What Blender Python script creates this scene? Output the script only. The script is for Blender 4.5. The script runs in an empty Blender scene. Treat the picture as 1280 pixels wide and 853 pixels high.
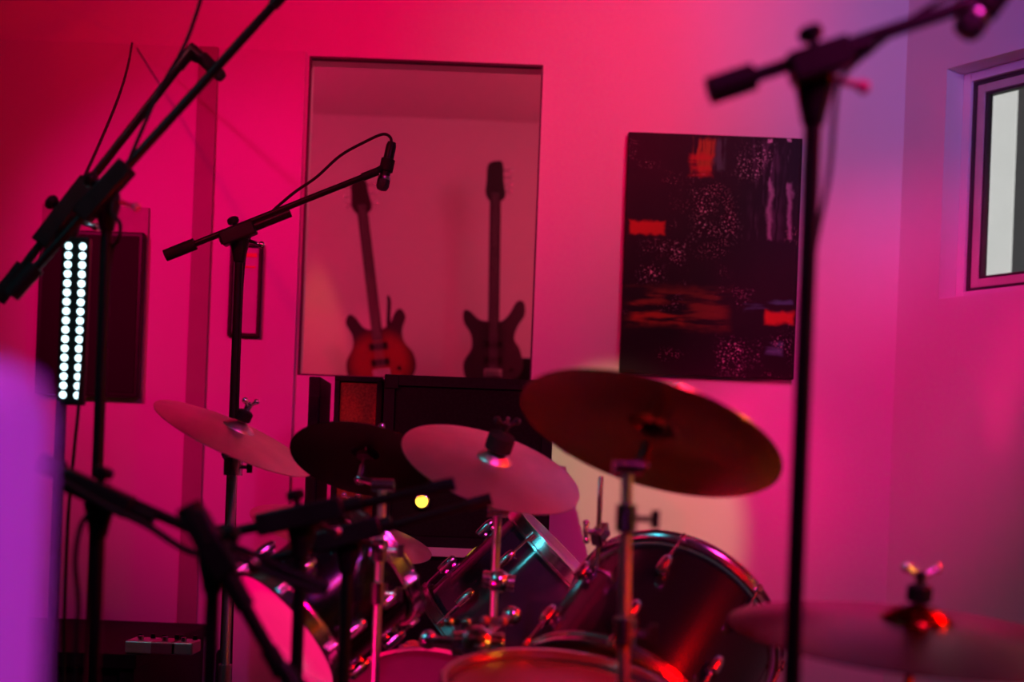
import bpy, bmesh, math, random
from mathutils import Vector, Matrix, Quaternion
random.seed(4)
S = bpy.context.scene
COL = S.collection

# ------------------------------------------------------------------ camera
ROLL = math.radians(2.2)
HORIZON = 620.0
FPX = 1280 * 50 / 36
CAMZ = 1.0
cam = bpy.data.cameras.new('camera'); camo = bpy.data.objects.new('camera', cam); COL.objects.link(camo)
camo.location = (0, 0, CAMZ); camo.rotation_euler = (math.pi / 2, -ROLL, 0)
cam.lens = 50; cam.sensor_width = 36; cam.clip_start = .02
cam.shift_y = (HORIZON - 426.5) / 1280
cam.dof.use_dof = True; cam.dof.focus_distance = 3.75; cam.dof.aperture_fstop = 2.0
S.camera = camo

# ------------------------------------------------------------------ world, lights, exposure
w = bpy.data.worlds.new('world'); S.world = w; w.use_nodes = True
bg = w.node_tree.nodes['Background']
bg.inputs['Color'].default_value = (.62, .74, .9, 1); bg.inputs['Strength'].default_value = .2
S.view_settings.view_transform = 'Standard'; S.view_settings.look = 'None'
S.view_settings.gamma = 1; S.view_settings.exposure = 0; S.view_settings.use_curve_mapping = False

def light(name, kind, loc, target, color, power, size=.1, size_y=None, angle=60, blend=.3, spec=1.0):
    l = bpy.data.lights.new(name, kind); o = bpy.data.objects.new(name, l); COL.objects.link(o)
    o.location = loc
    d = Vector(target) - Vector(loc)
    o.rotation_euler = d.to_track_quat('-Z', 'Y').to_euler()
    l.color = color; l.energy = power; l.specular_factor = spec
    if kind == 'SPOT':
        l.spot_size = math.radians(angle); l.spot_blend = blend; l.shadow_soft_size = size
    elif kind == 'AREA':
        l.size = size; l.spread = math.radians(62)
        if size_y: l.shape = 'RECTANGLE'; l.size_y = size_y
    elif kind == 'POINT':
        l.shadow_soft_size = size
    elif kind == 'SUN':
        l.angle = math.radians(.6)
    return o

light('sun', 'SUN', (4, 3, 6), (4 - .42, 3 + .22, 6 - .9), (1, .97, .92), 9.0)
# coloured LED lamps out of view; the uplights, violet_near and booth lamps are added
WASH = [
    ('pink_wash', 'SPOT', (-1.75, 1.3, 2.8), (-.50, 4.8, 2.15), (1, 0, .06), 180, .05, 62, .9),
    ('magenta_wash', 'SPOT', (-2.3, 2.2, 2.6), (-.85, 4.8, 1.50), (1, 0, .20), 165, .05, 38, .85),
    ('pink_top', 'SPOT', (.75, 2.0, 2.95), (-.05, 4.8, 2.75), (1, 0, .10), 215, .05, 50, .9),
    ('magenta_corner', 'SPOT', (.75, 2.6, 2.6), (1.28, 4.75, 1.45), (1, 0, .28), 135, .05, 38, 1.0),
    ('violet_wash', 'SPOT', (1.35, 2.1, 2.55), (1.50, 4.6, 2.65), (.30, .16, 1), 66, .08, 48, 1.0),
    ('warm_patch', 'SPOT', (-.35, 2.6, 2.9), (.40, 4.8, 1.03), (1, .82, .38), 130, .02, 15, .45),
    ('pale_wash', 'SPOT', (1.5, 1.5, 2.9), (.72, 4.8, 2.40), (1, .42, .85), 54, .03, 38, 1.0),
    ('pink_low', 'SPOT', (.9, 2.9, 1.9), (.66, 4.8, 1.0), (1, 0, .14), 66, .05, 32, .9),
    ('rose_low', 'SPOT', (2.3, 2.2, 1.9), (1.75, 4.2, 1.1), (1, .06, .30), 9, .05, 70, .9),
    ('pink_uplight', 'SPOT', (-1.5, 1.5, .12), (-.42, 2.8, .72), (1, 0, .14), 170, .05, 20, .6),  # added floor spot to brighten the small tom's lower head
    ('red_uplight', 'SPOT', (1.25, 1.2, .12), (.22, 2.2, 1.13), (1, .01, .0), 110, .05, 26, .6),  # added floor spot to redden the crash cymbal's underside
    ('violet_near', 'SPOT', (.9, -.5, 1.9), (-.30, .7, 1.0), (.80, .05, 1), 120, .1, 26, .6),  # added to tint the stand-in loudspeaker violet
    ('booth_amber', 'SPOT', (-1.10, 7.40, 2.75), (-1.07, 7.55, 1.5), (1, .22, .07), 14, .03, 26, .5),  # added to throw an orange patch on the booth wall
]
for (nm_, kd_, lo_, ta_, co_, po_, sz_, an_, bl_) in WASH:
    light(nm_, kd_, lo_, ta_, co_, po_, sz_, angle=an_, blend=bl_)
light('red_beam', 'AREA', (1.9, 2.6, 2.2), (.5, 2.3, .9), (1, .0, .0), 8, .12)
light('amber_beam', 'AREA', (2.3, 1.6, 1.5), (.6, 2.3, .9), (1, .35, .02), .9, .10)
light('cyan_bar', 'AREA', (-1.95, 1.2, 2.7), (0, 2.8, .9), (.10, .85, 1), 1.0, .04, .9)
light('violet_bar', 'AREA', (.95, .6, 2.8), (.1, 2.8, .8), (.5, .06, 1), 1.6, .05, .7)
light('pink_front', 'AREA', (1.0, .5, 2.7), (.1, 3.0, .9), (1, .02, .2), 4.0, .5)  # added front light so the chrome poles catch pink
light('booth_pink', 'POINT', (-1.6, 6.2, 2.3), (0, 0, 0), (1, .0, .12), 18, .1)  # this and the next two are added to brighten the booth
light('booth_red', 'POINT', (.6, 6.5, 2.3), (0, 0, 0), (1, .04, .10), 10, .1)
light('booth_pale', 'POINT', (.6, 5.4, 2.75), (0, 0, 0), (.6, .34, .52), 4, .1)

# ------------------------------------------------------------------ pixel to point
def ray(px, py):
    dx, dy = px - 640, HORIZON - py
    c, s = math.cos(ROLL), math.sin(ROLL)
    return Vector(((dx * c - dy * s) / FPX, 1, (dx * s + dy * c) / FPX))
def P(px, py, d):
    r = ray(px, py); return Vector((r.x * d, d, CAMZ + r.z * d))

# ------------------------------------------------------------------ materials
MATS = {}
def mat(name, col, metal=0, rough=.5, var=.08, scale=18, bump=0, bscale=60, coat=0, emit=None, estr=0, trans=0):
    if name in MATS: return MATS[name]
    m = bpy.data.materials.new(name); m.use_nodes = True; MATS[name] = m
    nt = m.node_tree; b = nt.nodes['Principled BSDF']
    b.inputs['Metallic'].default_value = metal; b.inputs['Roughness'].default_value = rough
    if coat: b.inputs['Coat Weight'].default_value = coat; b.inputs['Coat Roughness'].default_value = .05
    tc = nt.nodes.new('ShaderNodeTexCoord')
    n = nt.nodes.new('ShaderNodeTexNoise'); n.inputs['Scale'].default_value = scale; n.inputs['Detail'].default_value = 4
    nt.links.new(tc.outputs['Object'], n.inputs['Vector'])
    r = nt.nodes.new('ShaderNodeValToRGB'); nt.links.new(n.outputs['Fac'], r.inputs['Fac'])
    r.color_ramp.elements[0].position = .3; r.color_ramp.elements[1].position = .7
    r.color_ramp.elements[0].color = (*[max(0, c * (1 - var)) for c in col], 1)
    r.color_ramp.elements[1].color = (*[min(1, c * (1 + var)) for c in col], 1)
    nt.links.new(r.outputs['Color'], b.inputs['Base Color'])
    if bump:
        n2 = nt.nodes.new('ShaderNodeTexNoise'); n2.inputs['Scale'].default_value = bscale; n2.inputs['Detail'].default_value = 3
        nt.links.new(tc.outputs['Object'], n2.inputs['Vector'])
        bp = nt.nodes.new('ShaderNodeBump'); bp.inputs['Strength'].default_value = bump; bp.inputs['Distance'].default_value = .004
        nt.links.new(n2.outputs['Fac'], bp.inputs['Height']); nt.links.new(bp.outputs['Normal'], b.inputs['Normal'])
    if emit:
        b.inputs['Emission Color'].default_value = (*emit, 1); b.inputs['Emission Strength'].default_value = estr
    return m

def cymbal_mat(name, col, rough):
    m = mat(name, col, 1, rough, .1, 9)
    nt = m.node_tree; b = nt.nodes['Principled BSDF']
    tc = [n for n in nt.nodes if n.type == 'TEX_COORD'][0]
    wv = nt.nodes.new('ShaderNodeTexWave'); wv.wave_type = 'RINGS'; wv.rings_direction = 'Z'
    wv.inputs['Scale'].default_value = 90; wv.inputs['Distortion'].default_value = .6; wv.inputs['Detail'].default_value = 2
    nt.links.new(tc.outputs['Object'], wv.inputs['Vector'])
    bp = nt.nodes.new('ShaderNodeBump'); bp.inputs['Strength'].default_value = .12; bp.inputs['Distance'].default_value = .001
    nt.links.new(wv.outputs['Fac'], bp.inputs['Height']); nt.links.new(bp.outputs['Normal'], b.inputs['Normal'])
    return m

def glass_mat(name, tint=(1, 1, 1)):
    if name in MATS: return MATS[name]
    m = bpy.data.materials.new(name); m.use_nodes = True; MATS[name] = m
    nt = m.node_tree; nt.nodes.clear()
    out = nt.nodes.new('ShaderNodeOutputMaterial'); mix = nt.nodes.new('ShaderNodeMixShader')
    tr = nt.nodes.new('ShaderNodeBsdfTransparent'); gl = nt.nodes.new('ShaderNodeBsdfGlossy'); fr = nt.nodes.new('ShaderNodeFresnel')
    tr.inputs['Color'].default_value = (*tint, 1); gl.inputs['Roughness'].default_value = .02; fr.inputs['IOR'].default_value = 1.45
    nt.links.new(fr.outputs[0], mix.inputs[0]); nt.links.new(tr.outputs[0], mix.inputs[1]); nt.links.new(gl.outputs[0], mix.inputs[2])
    nt.links.new(mix.outputs[0], out.inputs['Surface'])
    return m

WALLW = mat('white_wall_paint', (.80, .79, .78), 0, .75, .02, 3, .05, 220)
FLOOR = mat('dark_carpet', (.03, .028, .03), 0, .95, .3, 60, .4, 300)
CEIL = mat('ceiling_paint', (.10, .10, .10), 0, .9, .03, 4)  # unseen ceiling kept dark for less bounce light
DARKWALL = mat('charcoal_low_bounce', (.05, .05, .055), 0, .95, .2, 40, .3, 300)  # dark tone given to the unseen walls to cut bounce light
PANEL = mat('painted_panel', (.74, .72, .72), 0, .6, .02, 4, .03, 150)
BATTEN = mat('greyish_batten', (.36, .33, .27), 0, .6, .06, 8)
BLACK = mat('black_powder_coat', (.006, .0055, .0065), 0, .42, .2, 30, .05, 200)
BLACKP = mat('black_plastic', (.012, .012, .013), 0, .35, .2, 30)
RUBBER = mat('black_rubber', (.012, .012, .012), 0, .7, .2, 30)
CABLE = mat('cable_rubber', (.012, .012, .014), 0, .55, .2, 30)
CHROME = mat('chrome', (.84, .84, .87), 1, .2, .03, 20)
STEEL = mat('dull_steel', (.5, .5, .52), 1, .3, .06, 20)
SATIN = mat('satin_chrome', (.80, .80, .84), 1, .36, .04, 20)
SHELL = mat('black_lacquer_shell', (.007, .006, .009), 0, .22, .2, 5, coat=.25)
SHELL.node_tree.nodes['Principled BSDF'].inputs['Specular IOR Level'].default_value = .25
HEADW = mat('coated_white_head', (.82, .80, .80), 0, .45, .04, 14, .04, 200)
HEADR = mat('clear_dark_head', (.16, .12, .12), 0, .22, .1, 10)
BRONZE = cymbal_mat('bronze_cymbal', (.62, .28, .10), .24)
BRONZE_REDLIT = cymbal_mat('red_lit_bronze_cymbal', (.22, .018, .008), .24)  # red lamp light put into the bronze base colour
BRILL = cymbal_mat('brilliant_pale_cymbal', (.88, .80, .70), .40)
DARKCYM = cymbal_mat('dark_cymbal', (.035, .028, .025), .35)
TOLEX = mat('black_tolex', (.010, .009, .011), 0, .65, .3, 80, .4, 400)
GRILLE = mat('brown_grille_cloth', (.26, .10, .02), 0, .9, .35, 140, .5, 500)
GRILLEB = mat('black_grille_cloth', (.012, .010, .012), 0, .9, .35, 140, .5, 500)
PIPING = mat('pale_piping', (.7, .64, .62), 0, .5, .05, 20)
GREYW = mat('standin_speaker_paint', (.85, .84, .86), 0, .45, .02, 6)  # for the made-up loudspeaker beside the lens
WFRAME = mat('white_window_frame', (.80, .80, .82), 0, .4, .02, 6)
WDARK = mat('dark_window_channel', (.05, .045, .05), 0, .5, .1, 10)
WCREAM = mat('cream_window_seal', (.62, .60, .52), 0, .6, .08, 10)
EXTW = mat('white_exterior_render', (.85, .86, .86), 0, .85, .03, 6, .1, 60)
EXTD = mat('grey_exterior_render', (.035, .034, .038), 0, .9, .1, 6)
PAPER = mat('pale_paper', (.62, .55, .60), 0, .7, .06, 12)
SCREENB = mat('black_glass_screen', (.004, .004, .005), 0, .6, .2, 4)
for n_ in ('black_glass_screen', 'black_plastic', 'black_tolex', 'black_grille_cloth', 'cable_rubber', 'black_rubber', 'black_powder_coat'):
    MATS[n_].node_tree.nodes['Principled BSDF'].inputs['Specular IOR Level'].default_value = .2

# ------------------------------------------------------------------ mesh builder
def basis(a):
    a = Vector(a).normalized()
    u = a.cross(Vector((0, 0, 1)))
    if u.length < 1e-4: u = Vector((1, 0, 0))
    u.normalize(); return u, a.cross(u).normalized(), a

class MB:
    def __init__(s): s.v = []; s.f = []
    def ring(s, c, u, v, r, n):
        b = len(s.v)
        for i in range(n):
            t = 2 * math.pi * i / n
            s.v.append(Vector(c) + u * (math.cos(t) * r) + v * (math.sin(t) * r))
        return b
    def skin(s, a, b, n):
        for i in range(n):
            j = (i + 1) % n; s.f.append((a + i, a + j, b + j, b + i))
    def tube(s, p0, p1, r0, r1=None, n=14):
        r1 = r0 if r1 is None else r1
        p0, p1 = Vector(p0), Vector(p1); u, v, a = basis(p1 - p0)
        A = s.ring(p0, u, v, r0, n); B = s.ring(p1, u, v, r1, n); s.skin(A, B, n)
        s.f.append(tuple(range(A + n - 1, A - 1, -1))); s.f.append(tuple(range(B, B + n))); return s
    def lathe(s, o, axis, prof, n=48, close=False):
        o = Vector(o); u, v, a = basis(axis); rs = []
        for r, h in prof: rs.append(s.ring(o + a * h, u, v, max(r, 1e-5), n))
        for i in range(len(rs) - 1): s.skin(rs[i], rs[i + 1], n)
        if close: s.skin(rs[-1], rs[0], n)
        else:
            s.f.append(tuple(range(rs[0] + n - 1, rs[0] - 1, -1))); s.f.append(tuple(range(rs[-1], rs[-1] + n)))
        return s
    def path(s, pts, r, n=8, sub=6):
        pts = [Vector(p) for p in pts]; q = []
        for i in range(len(pts) - 1):
            p0 = pts[max(i - 1, 0)]; p1 = pts[i]; p2 = pts[i + 1]; p3 = pts[min(i + 2, len(pts) - 1)]
            for k in range(sub):
                t = k / sub
                q.append(.5 * ((2 * p1) + (p2 - p0) * t + (2 * p0 - 5 * p1 + 4 * p2 - p3) * t * t + (3 * p1 - p0 - 3 * p2 + p3) * t ** 3))
        q.append(pts[-1])
        last = None; first = None; u = None
        for i, p in enumerate(q):
            d = (q[min(i + 1, len(q) - 1)] - q[max(i - 1, 0)]).normalized()
            if u is None: u = basis(d)[0]
            u = (u - d * u.dot(d)).normalized(); v = d.cross(u)
            k = s.ring(p, u, v, r, n)
            if last is not None: s.skin(last, k, n)
            else: first = k
            last = k
        s.f.append(tuple(range(first + n - 1, first - 1, -1))); s.f.append(tuple(range(last, last + n))); return s
    def box(s, c, size, R=None):
        c = Vector(c); b = len(s.v)
        for z in (-1, 1):
            for y in (-1, 1):
                for x in (-1, 1):
                    p = Vector((x * size[0] / 2, y * size[1] / 2, z * size[2] / 2))
                    if R is not None: p = R @ p
                    s.v.append(c + p)
        for q in ((0, 2, 3, 1), (4, 5, 7, 6), (0, 1, 5, 4), (2, 6, 7, 3), (0, 4, 6, 2), (1, 3, 7, 5)):
            s.f.append(tuple(b + i for i in q))
        return s
    def sphere(s, c, r, n=14, m=8, sc=(1, 1, 1), axis=(0, 0, 1)):
        u, v, a = basis(axis); rs = []
        for i in range(m + 1):
            t = math.pi * i / m
            rs.append(s.ring(Vector(c) - a * (math.cos(t) * r * sc[2]), u, v, max(math.sin(t) * r * sc[0], 1e-5), n))
        for i in range(m): s.skin(rs[i], rs[i + 1], n)
        return s
    def prism(s, outline, y0, y1, inset=0):
        n = len(outline); b = len(s.v)
        for y in (y0, y1):
            for x, z in outline: s.v.append(Vector((x, y, z)))
        s.f.append(tuple(b + i for i in range(n))); s.f.append(tuple(b + n + i for i in range(n - 1, -1, -1)))
        for i in range(n):
            j = (i + 1) % n; s.f.append((b + i, b + n + i, b + n + j, b + j))
        return s

def build(name, mb, m, parent=None, smooth=True, bevel=0, sharp=40):
    """links the collected shape as one mesh; when it has a parent the coordinates are the parent's own"""
    me = bpy.data.meshes.new(name); me.from_pydata([tuple(v) for v in mb.v], [], mb.f)
    bm = bmesh.new(); bm.from_mesh(me); bmesh.ops.recalc_face_normals(bm, faces=bm.faces); bm.to_mesh(me); bm.free()
    me.materials.append(m)
    o = bpy.data.objects.new(name, me); COL.objects.link(o)
    if parent: o.parent = parent
    if smooth:
        me.polygons.foreach_set('use_smooth', [True] * len(me.polygons))
        try: me.set_sharp_from_angle(angle=math.radians(sharp))
        except Exception: pass
    if bevel:
        b = o.modifiers.new('bevel', 'BEVEL'); b.width = bevel; b.segments = 2; b.limit_method = 'ANGLE'
    return o
def copy_of(o, parent):
    c = o.copy(); COL.objects.link(c); c.parent = parent; return c
def tag(o, label, cat, group=None):
    o['label'] = label; o['category'] = cat
    if group: o['group'] = group
    return o
def thing(name, label, cat, loc=(0, 0, 0), rot=None, group=None):
    o = bpy.data.objects.new(name, None); COL.objects.link(o); o.empty_display_size = .05
    o.location = loc
    if rot is not None: o.rotation_mode = 'QUATERNION'; o.rotation_quaternion = rot
    return tag(o, label, cat, group)
def struct(name, mb, m, bevel=0, label=None):
    o = build(name, mb, m, None, smooth=False, bevel=bevel); o['kind'] = 'structure'
    if label: o['label'] = label
    return o

# ------------------------------------------------------------------ the room
WY = 4.8            # inner face of the back wall
LX, FY, CZ = -2.7, -2.0, 3.05
CORNER = Vector((1.275, WY, 0))
WD = Vector((.577, -.817, 0)).normalized()          # right wall, from the corner into the room
WN = Vector((-WD.y, WD.x, 0))                        # its outward normal
if WN.x < 0: WN = -WN
RLEN = (WY - FY) / -WD.y
REND = CORNER + WD * RLEN
def on_wall(px, py, y=WY): return P(px, py, y)
a = on_wall(379, 270); b_ = on_wall(672, 270)
OX0, OX1 = a.x, b_.x
OZ0, OZ1 = on_wall(525, 475).z, on_wall(525, 75).z
T = .12
m = MB()                                             # back wall round the glazed opening
def wallbox(mb, x0, x1, z0, z1, y0=WY, y1=WY + T): mb.box(((x0 + x1) / 2, (y0 + y1) / 2, (z0 + z1) / 2), (x1 - x0, y1 - y0, z1 - z0))
wallbox(m, LX - .2, OX0, 0, CZ); wallbox(m, OX1, CORNER.x + .1, 0, CZ)
wallbox(m, OX0, OX1, 0, OZ0); wallbox(m, OX0, OX1, OZ1, CZ)
struct('wall_back', m, WALLW)
# right wall round the window
def hit_right(px, py):
    r = ray(px, py); o = Vector((0, 0, CAMZ))
    t = (CORNER - o).dot(WN) / r.dot(WN)
    p = o + r * t; return (p - CORNER).dot(WD), p.z
ws0, wz1 = hit_right(1184, 86); _, wz0 = hit_right(1182, 373); ws1 = ws0 + 1.05
RM = Matrix((WD, WN, Vector((0, 0, 1)))).transposed()  # columns: along wall, outward, up
def rbox(mb, s0, s1, n0, n1, z0, z1):
    c = CORNER + WD * ((s0 + s1) / 2) + WN * ((n0 + n1) / 2) + Vector((0, 0, (z0 + z1) / 2))
    return mb.box(c, (s1 - s0, n1 - n0, z1 - z0), RM)
RT = .16
m = MB()
rbox(m, -.02, ws0, 0, RT, 0, CZ); rbox(m, ws1, RLEN + .2, 0, RT, 0, CZ); rbox(m, ws0, ws1, 0, RT, 0, wz0); rbox(m, ws0, ws1, 0, RT, wz1, CZ)
struct('wall_right', m, WALLW)
struct('wall_left', MB().box((LX - .06, (WY + FY) / 2, CZ / 2), (.12, WY - FY + .3, CZ)), DARKWALL)
struct('wall_front', MB().box(((LX + REND.x) / 2, FY - .06, CZ / 2), (REND.x - LX + .4, .12, CZ)), DARKWALL)
struct('floor', MB().prism([(LX - .1, -.1), (REND.x + .2, -.1), (REND.x + .2, 0), (LX - .1, 0)], FY - .1, WY + .12), FLOOR)
struct('ceiling', MB().prism([(LX - .1, CZ), (REND.x + .2, CZ), (REND.x + .2, CZ + .1), (LX - .1, CZ + .1)], FY - .1, WY + .3), CEIL)
# large panel on the left part of the wall, with a greyish batten
pt = on_wall(190, 58).z; px1 = on_wall(376, 270).x
struct('trim_1', MB().box(((LX + px1) / 2, WY - .0085, (pt + .1) / 2), (px1 - LX - .002, .015, pt - .1)), PANEL, .002, 'flat pale wall panel covering the wall left of the glazed opening')
bx0, bx1 = on_wall(238, 400).x, on_wall(262, 400).x
struct('trim_2', MB().box(((bx0 + bx1) / 2, WY - .0225, (pt + .1) / 2), (bx1 - bx0, .012, pt - .102)), BATTEN, .002, 'greyish vertical batten over the wall panel joint')
struct('baseboard_back', MB().box(((LX + CORNER.x) / 2, WY - .008, .05), (CORNER.x - LX - .02, .016, .1)), BLACK, .003)
# booth behind the glass
BY = 7.6; BX0, BX1, BZ = -2.3, 1.05, 3.0
m = MB()
m.box(((BX0 + BX1) / 2, BY + .05, BZ / 2), (BX1 - BX0, .1, BZ)); m.box((BX0 - .05, (WY + T + BY) / 2 + .05, BZ / 2), (.1, BY - WY - T, BZ))
m.box((BX1 + .05, (WY + T + BY) / 2 + .05, BZ / 2), (.1, BY - WY - T, BZ))
struct('wall_booth', m, WALLW)
struct('floor_booth', MB().box(((BX0 + BX1) / 2, (WY + T + BY) / 2 + .01, -.05), (BX1 - BX0, BY - WY - T, .1)), FLOOR)
struct('ceiling_booth', MB().box(((BX0 + BX1) / 2, (WY + T + BY) / 2 + .05, BZ + .05), (BX1 - BX0 + .2, BY - WY - T, .1)), WALLW)
# glazing of the opening
wn = thing('window_2', 'wide glazed opening in the pink wall showing guitars behind it', 'window', ((OX0 + OX1) / 2, WY + .02, OZ0)); wn['kind'] = 'structure'
del wn['category']
W2, H2 = OX1 - OX0, OZ1 - OZ0
e = .006
fm = MB(); fm.box((-W2 / 2 + e / 2, 0, H2 / 2), (e, .03, H2)); fm.box((W2 / 2 - e / 2, 0, H2 / 2), (e, .03, H2))
fm.box((0, 0, e / 2), (W2 - 2 * e, .03, e)); fm.box((0, 0, H2 - e / 2), (W2 - 2 * e, .03, e))
build('window_frame', fm, WDARK, wn, False)
build('pane', MB().box((0, 0, H2 / 2), (W2 - 2 * e, .006, H2 - 2 * e)), glass_mat('booth_glass', (.96, .95, .95)), wn, False)
# window in the right wall
w1 = thing('window_1', 'white framed window with deep reveal letting in daylight', 'window', CORNER + WD * ws0 + Vector((0, 0, wz0))); w1['kind'] = 'structure'; del w1['category']
w1.rotation_mode = 'QUATERNION'; w1.rotation_quaternion = RM.to_quaternion()
if RM.determinant() < 0: print('left handed')
LW, LH = ws1 - ws0, wz1 - wz0
def frame_ring(mb, inset, wd, n0, n1):
    for (x0, x1, z0, z1) in ((inset, inset + wd, inset, LH - inset), (LW - inset - wd, LW - inset, inset, LH - inset), (inset + wd, LW - inset - wd, inset, inset + wd), (inset + wd, LW - inset - wd, LH - inset - wd, LH - inset)):
        mb.box(((x0 + x1) / 2, (n0 + n1) / 2, (z0 + z1) / 2), (x1 - x0, n1 - n0, z1 - z0))
    return mb
build('window_frame', frame_ring(MB(), .001, .030, .085, .150), WFRAME, w1, False, .003)
build('frame_channel', frame_ring(MB(), .032, .010, .098, .148), WDARK, w1, False)
build('sash', frame_ring(MB(), .043, .028, .105, .140), WCREAM, w1, False, .002)
build('sash_channel', frame_ring(MB(), .072, .008, .110, .138), WDARK, w1, False)
build('pane', MB().box((LW / 2, .124, LH / 2), (LW - .158, .005, LH - .158)), glass_mat('window_glass', (.97, .98, .98)), w1, False)
# outside
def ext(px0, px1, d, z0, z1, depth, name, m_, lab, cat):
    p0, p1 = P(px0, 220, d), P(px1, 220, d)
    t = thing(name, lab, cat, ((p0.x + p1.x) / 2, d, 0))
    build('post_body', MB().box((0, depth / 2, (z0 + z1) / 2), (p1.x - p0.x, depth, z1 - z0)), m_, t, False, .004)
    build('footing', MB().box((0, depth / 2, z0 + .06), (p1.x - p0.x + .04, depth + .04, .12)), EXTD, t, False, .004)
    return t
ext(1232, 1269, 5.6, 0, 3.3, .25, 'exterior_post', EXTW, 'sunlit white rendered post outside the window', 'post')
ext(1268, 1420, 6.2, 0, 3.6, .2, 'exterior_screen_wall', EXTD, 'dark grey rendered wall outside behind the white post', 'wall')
struct('ground_outside', MB().box((4.2, 5.2, -.06), (4.6, 5.4, .1)), mat('pale_paving', (.4, .4, .38), 0, .9, .1, 5))

# ------------------------------------------------------------------ painting
def painting():
    x0, x1 = on_wall(779, 320).x, on_wall(996, 320).x
    z1, z0 = on_wall(890, 172).z, on_wall(885, 472).z
    cx, cz = (x0 + x1) / 2, (z0 + z1) / 2; W, H = x1 - x0, z1 - z0
    m = bpy.data.materials.new('abstract_paint'); m.use_nodes = True; nt = m.node_tree
    bs = nt.nodes['Principled BSDF']; bs.inputs['Roughness'].default_value = .5; bs.inputs['Specular IOR Level'].default_value = .15
    L = nt.links.new
    def N(t, **k):
        n = nt.nodes.new(t)
        for a_, v_ in k.items(): setattr(n, a_, v_)
        return n
    tc = N('ShaderNodeTexCoord'); sep = N('ShaderNodeSeparateXYZ'); L(tc.outputs['Object'], sep.inputs[0])
    def M(op, a_, b2=None, clamp=False):
        n = N('ShaderNodeMath', operation=op); n.use_clamp = clamp
        for i, q in enumerate((a_, b2)):
            if q is None: continue
            if isinstance(q, (int, float)): n.inputs[i].default_value = q
            else: L(q, n.inputs[i])
        return n.outputs[0]
    def noise(scale, sx=1, sz=1, det=5, off=0):
        mp = N('ShaderNodeMapping'); mp.inputs['Scale'].default_value = (sx, 1, sz); mp.inputs['Location'].default_value = (off, 0, off)
        L(tc.outputs['Object'], mp.inputs['Vector'])
        n = N('ShaderNodeTexNoise'); n.inputs['Scale'].default_value = scale; n.inputs['Detail'].default_value = det
        L(mp.outputs[0], n.inputs['Vector']); return n.outputs['Fac']
    wob = noise(22); wobs = M('MULTIPLY', M('SUBTRACT', wob, .5), .035)
    X = M('ADD', sep.outputs['X'], wobs); Z = M('ADD', sep.outputs['Z'], M('MULTIPLY', M('SUBTRACT', noise(30, off=3), .5), .03))
    def smooth(v, lo, hi):
        n = N('ShaderNodeMapRange', interpolation_type='SMOOTHSTEP'); L(v, n.inputs[0]); n.inputs[1].default_value = lo; n.inputs[2].default_value = hi
        return n.outputs[0]
    def blob(pa, pb, pc, pd, soft=.012):              # pixel box on the photograph -> soft rectangle on the canvas
        a1 = on_wall(pa, pb); a2 = on_wall(pc, pd)
        c_x, c_z = (a1.x + a2.x) / 2 - cx, (a1.z + a2.z) / 2 - cz; hw, hh = abs(a2.x - a1.x) / 2, abs(a1.z - a2.z) / 2
        dx = M('SUBTRACT', M('ABSOLUTE', M('SUBTRACT', X, c_x)), hw); dz = M('SUBTRACT', M('ABSOLUTE', M('SUBTRACT', Z, c_z)), hh)
        return smooth(M('MAXIMUM', dx, dz), soft, -soft)
    state = {'c': None}
    base = N('ShaderNodeValToRGB'); L(noise(5, off=7), base.inputs[0])
    base.color_ramp.elements[0].position = .35; base.color_ramp.elements[1].position = .75
    base.color_ramp.elements[0].color = (.004, .003, .004, 1); base.color_ramp.elements[1].color = (.014, .004, .007, 1)
    state['c'] = base.outputs[0]
    def lay(mask, col):
        n = N('ShaderNodeMix', data_type='RGBA'); L(mask, n.inputs[0]); L(state['c'], n.inputs[6]); n.inputs[7].default_value = (*col, 1); state['c'] = n.outputs[2]
    br = smooth(noise(14, .5, 3.0, 6, 2), .42, .62); drip = smooth(noise(20, 3, .4, 5, 9), .45, .6)
    lay(M('MULTIPLY', blob(786, 362, 905, 412, .03), br), (.16, .045, .012))
    lay(M('MULTIPLY', blob(790, 384, 850, 404, .02), br), (.42, .05, .012))
    lay(blob(787, 278, 829, 296, .007), (.50, .035, .010))
    lay(M('MULTIPLY', blob(866, 176, 890, 218, .01), drip), (.35, .12, .012))
    lay(M('MULTIPLY', blob(862, 196, 888, 224, .01), M('MULTIPLY', br, .8)), (.5, .04, .015))
    lay(M('MULTIPLY', blob(892, 176, 902, 215, .01), drip), (.05, .12, .10))
    lay(M('MULTIPLY', blob(930, 376, 986, 392, .008), br), (.05, .20, .20))
    lay(blob(954, 391, 990, 407, .009), (.55, .05, .015))
    lay(M('MULTIPLY', blob(955, 430, 975, 445, .01), br), (.08, .25, .24))
    lay(M('MULTIPLY', blob(940, 178, 972, 300, .02), M('MULTIPLY', drip, .25)), (.22, .12, .22))
    for (q0, q1) in ((959, 961), (984, 986)):
        lay(M('MULTIPLY', blob(q0, 232, q1, 302, .007), .6), (.55, .42, .55))
        lay(M('MULTIPLY', blob(q0 + 1, 190, q1, 240, .004), drip), (.45, .3, .42))
        lay(blob(q0 - 1, 177, q1 + 2, 181, .003), (.65, .55, .62))
    # splatter
    vo = N('ShaderNodeTexVoronoi'); vo.inputs['Scale'].default_value = 75; L(tc.outputs['Object'], vo.inputs['Vector'])
    dots = M('LESS_THAN', M('ADD', vo.outputs['Distance'], M('MULTIPLY', wob, .25)), .34)
    vo2 = N('ShaderNodeTexVoronoi'); vo2.inputs['Scale'].default_value = 160; L(tc.outputs['Object'], vo2.inputs['Vector'])
    dots2 = M('LESS_THAN', vo2.outputs['Distance'], .22)
    clus = smooth(noise(9, off=11), .42, .62)
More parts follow.
